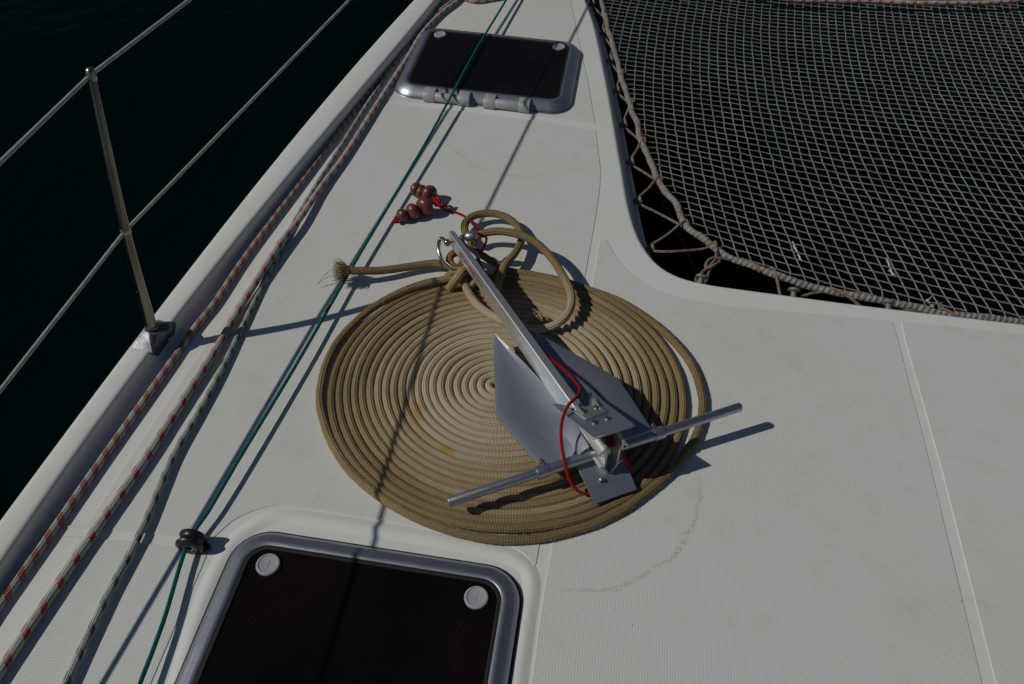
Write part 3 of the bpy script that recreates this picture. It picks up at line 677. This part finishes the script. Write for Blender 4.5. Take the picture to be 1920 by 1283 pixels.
# frayed end
def fray(mb, E0, ed, n):
    sv = unit(np.cross(ed, [0, 0, 1])); uv_ = np.cross(sv, ed)
    for k in range(n):
        a = rng.uniform(0, 2*math.pi); r0 = RR*math.sqrt(rng.uniform(0, 1)); o0 = E0+sv*r0*math.cos(a)+uv_*r0*math.sin(a)-ed*.004
        ln = rng.uniform(.022, .042); spread = rng.uniform(.5, 1.25)*r0/RR
        mid = o0+ed*ln*.5+(sv*math.cos(a)+uv_*math.sin(a))*ln*.42*spread
        end = mid+ed*ln*.48*(1-.15*spread)+(sv*math.cos(a)+uv_*math.sin(a))*ln*.12*spread+rng.normal(0, .0035, 3)+np.array([0, 0, -.004])
        mb.tube(cr([o0, mid, end], .006), .00085, 4)
    return sv, uv_
mb = MB(); E1 = at(1012, 606, .036); fray(mb, E1, unit(at(985, 588, .030)-E1), 220)
o = build('frayed_end', mb, STRAW, rope, angle=85); o['kind'] = 'stuff'
E0 = at(650, 507, .047); ed = unit(E0-at(680, 508, .040)); mb = MB()
sv, uv_ = fray(mb, E0, ed, 420)
for pl in ([(640, 505, .045), (622, 505, .040), (610, 516, .030), (600, 527, .02), (594, 535, .012)], [(640, 512, .043), (625, 516, .034), (612, 521, .026), (598, 531, .014)]):
    mb.tube(cr(px(pl), .006), .0008, 5)
for k in range(60):
    a = 2*math.pi*k/60; q = E0-ed*.003+(sv*math.cos(a)+uv_*math.sin(a))*(RR+.001); mb.tube([q-ed*.003, q+(sv*math.cos(a+.5)+uv_*math.sin(a+.5))*.003+ed*.003], .0011, 4)
o = tag(build('frayed_end', mb, STRAW, rope, angle=85), 'frayed open end of the tan rope'); o['kind'] = 'stuff'
# stray fibres standing off the rope
mb = MB(); hs = np.vstack([full_in, full, full, full[::-1]])
for k in range(5200):
    i = int(len(hs)*(rng.uniform(0.05, 1)**.55)) if k % 3 else rng.integers(int(len(hs)*.93), len(hs)-3)
    i = min(max(i, 1), len(hs)-3)
    t_ = unit(hs[i+1]-hs[i]); nv = unit(np.cross(t_, [0, 0, 1])); a = rng.uniform(-.3, math.pi+.3); d = nv*math.cos(a)+np.array([0, 0, 1])*math.sin(a)
    q = hs[i]+d*RR*.96; w_ = rng.normal(0, 1, 3); mb.tube([q, q+d*rng.uniform(.0015, .0038)+t_*rng.normal(0, .0025)+w_*.0008], [.00035, .0002], 3, caps=False)
o = build('rope_fuzz', mb, STRAW, rope, smooth=False); o['kind'] = 'stuff'

# shackle
PA = T0+sd_*.026-upn*.018
shk = thing('shackle', (PA[0], PA[1], .04), 'small stainless bow shackle through the end of the anchor shank', 'shackle')
mb = MB(); mb.tube([PA-side*.022, PA+side*.030], .0052, 14); build('pin', mb, STEEL, shk, angle=40)
mb = MB(); mb.lathe([(.0001, -.009), (.006, -.008), (.0095, -.004), (.0100, 0), (.0095, .004), (.006, .008), (.0001, .009)], PA-side*.022, side, 18)
build('eye', mb, STEEL, shk, angle=60); mb = MB(); mb.lathe([(.0001, -.008), (.006, -.007), (.0095, -.003), (.0095, .003), (.006, .007), (.0001, .008)], PA+side*.022, side, 18); build('eye', mb, STEEL, shk, angle=60)
q = PA-side*.022
bw = [q, at(826, 447, .098), at(822, 466, .085), at(827, 484, .072), at(840, 498, .060), at(856, 506, .055)]
q2 = PA+side*.022; bw += [at(880, 500, .058), at(896, 482, .070), q2+sd_*.012-upn*.012, q2]
mb = MB(); mb.tube(cr(bw, .005), .0055, 14); build('bow', mb, STEEL, shk, angle=60)
mb = MB(); hq = PA+side*.034; mb.lathe([(.0001, -.004), (.0085, -.003), (.0125, .002), (.0135, .012), (.0130, .022), (.0100, .029), (.0045, .032), (.0001, .0325)], hq, side*.8+sd_*.35+np.array([0, 0, .15]), 22); build('pin_head', mb, ALUD, shk, angle=60)

# ================================================================== RED CORD WITH BEADS
rc0 = at(790, 400, 0)
rc = thing('beaded_cord', (rc0[0], rc0[1], 0), 'red cord strung with six red-brown wooden beads and tied to the anchor', 'cord')
def cord(pts, r=.0036, name='cord'):
    mb = MB(); mb.tube(cr(px(pts), .006), r, 10, jit=.02); return build(name, mb, RED, rc, angle=85)
cord([(741, 412, .012), (753, 404, .018), (773, 397, .019), (797, 388, .022), (815, 380, .030)])
cord([(781, 352, .024), (790, 359, .026), (806, 363, .027), (817, 377, .030)])
cord([(814, 378, .026), (832, 393, .012), (850, 397, .006), (868, 404, .012), (882, 415, .034), (892, 427, .030), (898, 434, .020)])
cord([(866, 448, .100), (871, 440, .104), (880, 436, .106), (893, 437, .100), (903, 441, .090), (912, 447, .070), (908, 462, .055), (898, 480, .06), (903, 500, .085), (922, 530, .095), (948, 566, .105), (980, 610, .112), (1009, 649, .118), (1037, 676, .124), (1060, 696, .130), (1079, 716, .136), (1088, 731, .142), (1082, 744, .150), (1067, 758, .156), (1057, 778, .150), (1052, 803, .134), (1053, 832, .115), (1059, 868, .085), (1068, 900, .060), (1080, 918, .042), (1096, 926, .032), (1112, 926, .026)])
cord([(1142, 822, .125), (1149, 834, .122), (1160, 842, .112), (1172, 857, .086), (1180, 874, .056), (1181, 890, .034), (1174, 902, .022)])
cord([(1138, 826, .128), (1146, 822, .132), (1151, 830, .128), (1146, 837, .124), (1141, 833, .122), (1147, 827, .130), (1152, 836, .122)], .0045, 'knot')
cord([(815, 375, .026), (821, 372, .034), (824, 380, .036), (818, 386, .030), (816, 378, .026), (823, 381, .038), (827, 388, .030), (835, 383, .026), (840, 379, .024)], .0046, 'knot')
cord([(744, 409, .014), (741, 413, .018), (746, 415, .016), (745, 408, .020), (740, 414, .010), (737, 416, .006)], .0040, 'knot')
# beads: centre pixel, height, radius, flattening, axis direction in the picture
for x, y, z, r, fl, dx, dy in ((754, 404, .020, .0190, .82, 1, -.3), (773.5, 397, .0235, .0230, .78, 1, -.35), (796, 388, .028, .0275, .74, .9, -.5), (780, 355, .024, .0200, .80, .7, .35), (790, 360, .0255, .0205, .70, .7, .3), (805, 362.5, .027, .0235, .85, .7, .6)):
    r *= 1.10; fl *= .92; c = at(x, y, z+.0015); q = at(x+dx*10, y+dy*10, z); axb = unit(q-c); prof_ = []
    for k in range(17):
        t = math.pi*(k/16); rr = r*max(math.sin(t), .0)**.9; hh = -r*fl*math.cos(t); prof_.append((max(rr, .0035), hh if rr > .004 else hh*.94))
    mb = MB(); mb.lathe(prof_, c, axb, 26); build('bead', mb, BEADM, rc, angle=60)

# ================================================================== TRAMPOLINE NET
NZ = -.03
bl = [(1118, -60), (1124, -25), (1129, 5), (1136, 37), (1146, 75), (1160, 120), (1168, 155), (1180, 190), (1190, 225), (1205, 265), (1220, 305), (1230, 332), (1246, 356), (1265, 379), (1278, 407), (1293, 428), (1320, 451), (1350, 473), (1377, 486), (1405, 497), (1437, 510), (1470, 522), (1520, 535), (1599, 555), (1705, 574), (1785, 589), (1920, 606), (2100, 630), (2700, 706)]
BP = cr(px(bl, NZ), .012)
net = thing('trampoline_net', (BP[len(BP)//2][0], BP[len(BP)//2][1], NZ), 'grey knotted trampoline net stretched between the hulls beside the deck', 'net')
jit_ = cr(np.column_stack([np.arange(0, len(BP)+40, 4), rng.normal(0, 1, (len(np.arange(0, len(BP)+40, 4)), 2))]), 1.0)[:len(BP), 1:]
BPj = BP.copy(); BPj[:, 0] += jit_[:len(BP), 0]*.0022; BPj[:, 2] += jit_[:len(BP), 1]*.002
mb = MB(); mb.tube(BPj, .0106*(1+.09*np.sin(np.arange(len(BP))*.9)*rng.uniform(.2, 1, len(BP))), 12, jit=.05); build('border_rope', mb, BRD, net, angle=85)
def inside(x, y):
    """signed clearance inside the border (positive inside)"""
    d = np.hypot(BP[:, 0]-x, BP[:, 1]-y); i = int(np.argmin(d)); j = min(max(i, 1), len(BP)-2)
    t_ = BP[j+1]-BP[j-1]; cr_ = t_[0]*(y-BP[i][1])-t_[1]*(x-BP[i][0])
    return d[i]*(1 if cr_ > 0 else -1), BP[i]
def net_xy(i, j):
    """twine crossing i along the athwart direction, j along the fore-aft direction"""
    y = 4.2-.0365*j; x = .05+.0365*i
    X = x+.075*((y-2.25)**2)-.06
    sl = -.09-.27*np.clip((2.75-y)/.9, 0, 1.1)
    Y = y+sl*(X-.55)+.05*np.clip(1.1-X, 0, 1)**2*np.clip((2.6-y), 0, 1)
    return X, Y
NI, NJ = 100, 110
G = np.zeros((NI, NJ, 3)); ok = np.zeros((NI, NJ), bool)
for i in range(NI):
    for j in range(NJ):
        X, Y = net_xy(i, j); c_, b_ = inside(X, Y)
        h = rng.normal(0, .0010, 3)
        # the mesh is pulled towards the lacing points near the border
        ok[i, j] = c_ > .014 and Y < 4.25
        sag = -.035*min(1, max(0, c_)/.7)
        G[i, j] = (X+h[0], Y+h[1], NZ+sag+h[2]*.6)
mb = MB()
def run(seq):
    if len(seq) < 2: return
    P_ = cr(np.array(seq), .0122); 
    r = .0020*(1+.28*np.cos(np.linspace(0, 2*math.pi*(len(seq)-1), len(P_)))**8)
    mb.tube(P_, r, 6, caps=False)
def lines(get, n1, n2):
    for a in range(n1):
        seq = []
        for b in range(n2):
            i, j = get(a, b)
            if ok[i, j]:
                if not seq and b > 0:
                    _, bp = inside(*G[i, j][:2])
                    if np.linalg.norm(bp[:2]-G[i, j][:2]) < .08: seq.append(bp+np.array([0, 0, .003]))
                seq.append(G[i, j])
            elif seq:
                i0, j0 = get(a, b-1); _, bp = inside(*G[i0, j0][:2])
                if np.linalg.norm(bp[:2]-G[i0, j0][:2]) < .08: seq.append(bp+np.array([0, 0, .003]))
                run(seq); seq = []
        run(seq)
lines(lambda a, b: (a, b), NI, NJ); lines(lambda a, b: (b, a), NJ, NI)
o = build('net_mesh', mb, TWN, net, angle=85); o['kind'] = 'stuff'
# worn tufts of broken twine
for pl in ([(1487, 454), (1490, 464), (1495, 472), (1499, 482), (1503, 490)], [(1662, 485), (1666, 494), (1669, 503), (1673, 513), (1678, 520)], [(1738, 562), (1744, 570), (1750, 574), (1743, 579), (1748, 585)], [(1756, 566), (1760, 571), (1766, 574)]):
    base = cr(px(pl, NZ-.012), .003); mb = MB(); mb.tube(base, .0024, 6, jit=.2)
    for k in range(26):
        q = base[rng.integers(0, len(base))]; mb.tube([q, q+rng.normal(0, .005, 3)], .0007, 4)
    o = build('worn_tuft', mb, TUFT, net, angle=85); o['kind'] = 'stuff'
# lacing buttons on the deck edge
bt_px = [(1107, 5), (1124, 59), (1139, 110), (1152, 167), (1166, 230), (1179, 300), (1191, 375), (1209, 466), (1309, 529), (1479, 553), (1652, 577)]
EC = np.array([(*(p+n_*.062), -.062) for p, n_ in zip(K0, KN)])
def near_edge(x, y, z):
    q = at(x, y, z); i = int(np.argmin(np.hypot(EC[:, 0]-q[0], EC[:, 1]-q[1]))); return q, i
btn = []
ords = ['furthest forward beside the hinged hatch', 'second from the bow', 'third from the bow', 'fourth from the bow', 'fifth from the bow', 'sixth from the bow', 'seventh from the bow', 'last before the deck corner', 'first past the deck corner', 'second past the deck corner', 'third past the deck corner']
for k, (x, y) in enumerate(bt_px):
    _, i = near_edge(x, y, -.055); nn = np.array([*KN[i], .0])
    side_b = k < 8
    base = np.array([*(K0[i]+KN[i]*(.050 if side_b else .018)), -.066 if side_b else -.014])
    axb = unit(nn+np.array([0, 0, .45 if side_b else .75]))
    mb = MB(); mb.lathe([(.009, -.006), (.0085, .004), (.008, .014), (.009, .0175), (.0160, .018), (.0172, .0205), (.0165, .0250), (.0130, .0272), (.0068, .0262), (.0052, .0240), (.0001, .0235)], base, axb, 18)
    o = build('lacing_button', mb, BTN, None, angle=40); tag(o, 'grey round lacing button on the deck edge, '+ords[k], 'button', 'lacing buttons along the deck edge'); btn.append((base, axb))
# lacing line zigzagging between buttons and border rope
def bneck(k): b, a = btn[k]; return b+a*.009
def bpt(x, y, dz=0.0): return at(x, y, NZ)+np.array([0, 0, dz])
zig = [None, (1131, 22), (1144, 76), (1159, 124), (1173, 165), (1186, 200), (1210, 262), (1238, 336), (1287, 420)]
lz = bneck(7)
lace_root = thing('lacing_line', lz, 'thin weathered red-flecked lashing line zigzagging between buttons and net border', 'cord')
def lace(pts, r=.0043):
    mb = MB(); mb.tube(cr(pts, .008), r, 9, jit=.03); return build('cord_span', mb, LACE, lace_root, angle=85)
for k in range(0, 7):
    a = bneck(k); b = bneck(k+1)
    tgt = [(1136, 31), (1151, 88), (1166, 138), (1184, 193), (1207, 265), (1237, 337), (1285, 421)][k]
    W0 = bpt(*tgt); din = unit(np.array([W0[0]-a[0], W0[1]-a[1], 0])); 
    i0 = np.array([-din[1], din[0], 0])
    dwn = unit(b-a)
    lace([a-dwn*.011+np.array([0, 0, .004]), a-dwn*.004-np.array([.006, 0, 0]), a+dwn*.011, a*.6+W0*.4+np.array([0, 0, -.006]), W0-din*.010+np.array([0, 0, -.012]), W0+din*.008+np.array([0, 0, -.006]), W0+din*.011+np.array([0, 0, .007]), W0-din*.006+np.array([0, 0, .0125]), W0*.5+b*.5+np.array([0, 0, .010]), b-dwn*.011+np.array([.002, 0, .004]), b-dwn*.004-np.array([.007, 0, 0])])
W = bpt(1339, 463); a = bneck(7)
lace([a+np.array([0, .011, .004]), a+np.array([-.008, 0, 0]), a+np.array([.0, -.011, .002]), bpt(1262, 472), bpt(1320, 464, -.006), bpt(1336, 458, .004), bpt(1340, 460, .012), bpt(1342, 474, .010), bpt(1340, 490, .006), bpt(1333, 497, .004), bpt(1325, 505, .004), bpt(1306, 521, .0), bneck(8)+np.array([-.012, 0, 0])])
lace([bpt(1375, 487, -.004), bpt(1355, 487, .004), bpt(1334, 489, .010), bpt(1324, 496, .008), bpt(1323, 505, .002), bpt(1333, 504, .010), bpt(1346, 497, .010), bpt(1348, 490, .002), bpt(1338, 493, -.004), bpt(1332, 504, -.004), bpt(1328, 514, -.004), bpt(1325, 523, -.006), bpt(1324, 536, -.016)])
for s_, m_, e_ in (((1447, 507, .010), (1454, 522, .008), (1466, 553, -.012)), ((1560, 546, .010), (1592, 562, .008), (1626, 579, -.012)), ((1765, 583, .010), (1785, 593, .008), (1802, 602, -.008)), ((1405, 495, .011), (1415, 503, .010), (1424, 512, .004))):
    lace([bpt(s_[0]-3, s_[1]-2, 0), bpt(*s_), bpt(*m_), bpt(*e_)])
for pl in ([(1492, 556, -.02), (1515, 549, -.008), (1550, 544, -.006), (1568, 546, -.008)], [(1670, 577, -.014), (1700, 578, -.008), (1730, 580, -.006)]):
    lace([bpt(*q) for q in pl])
# loose ropes by the net
rope_obj('rope', [(1380, -30, .0), (1470, -2, -.02), (1560, 2, -.024), (1640, 3, -.026), (1720, 6, -.026), (1800, 6, -.026), (1860, 5, -.024), (1930, -2, -.02), (2050, -25, .0)], .0105, R2, 'white rope with red flecks lying slack across the far end of the net', 'rope')
rope_obj('rope', [(1218, 330, -.20), (1240, 370, -.22), (1265, 425, -.24), (1290, 480, -.25), (1312, 525, -.27), (1340, 590, -.30)], .0065, m_plain('dark_brown_rope', (0.06, 0.035, 0.022), 0.9, 0, 0.3, 60), 'dark brown rope slung below the net near the deck corner', 'rope')  # rope coloured a very dark brown along its whole length
rope_obj('rope', [(1905, -10, -.33), (1893, 22, -.34), (1885, 62, -.35), (1872, 92, -.36), (1858, 120, -.36), (1846, 150, -.40)], .0045, m_plain('dark_red_line', (0.07, 0.008, 0.007), 0.9, 0, 0.3, 60), 'dim red line slung under the far side of the net', 'rope')  # thin line coloured a very dark red throughout
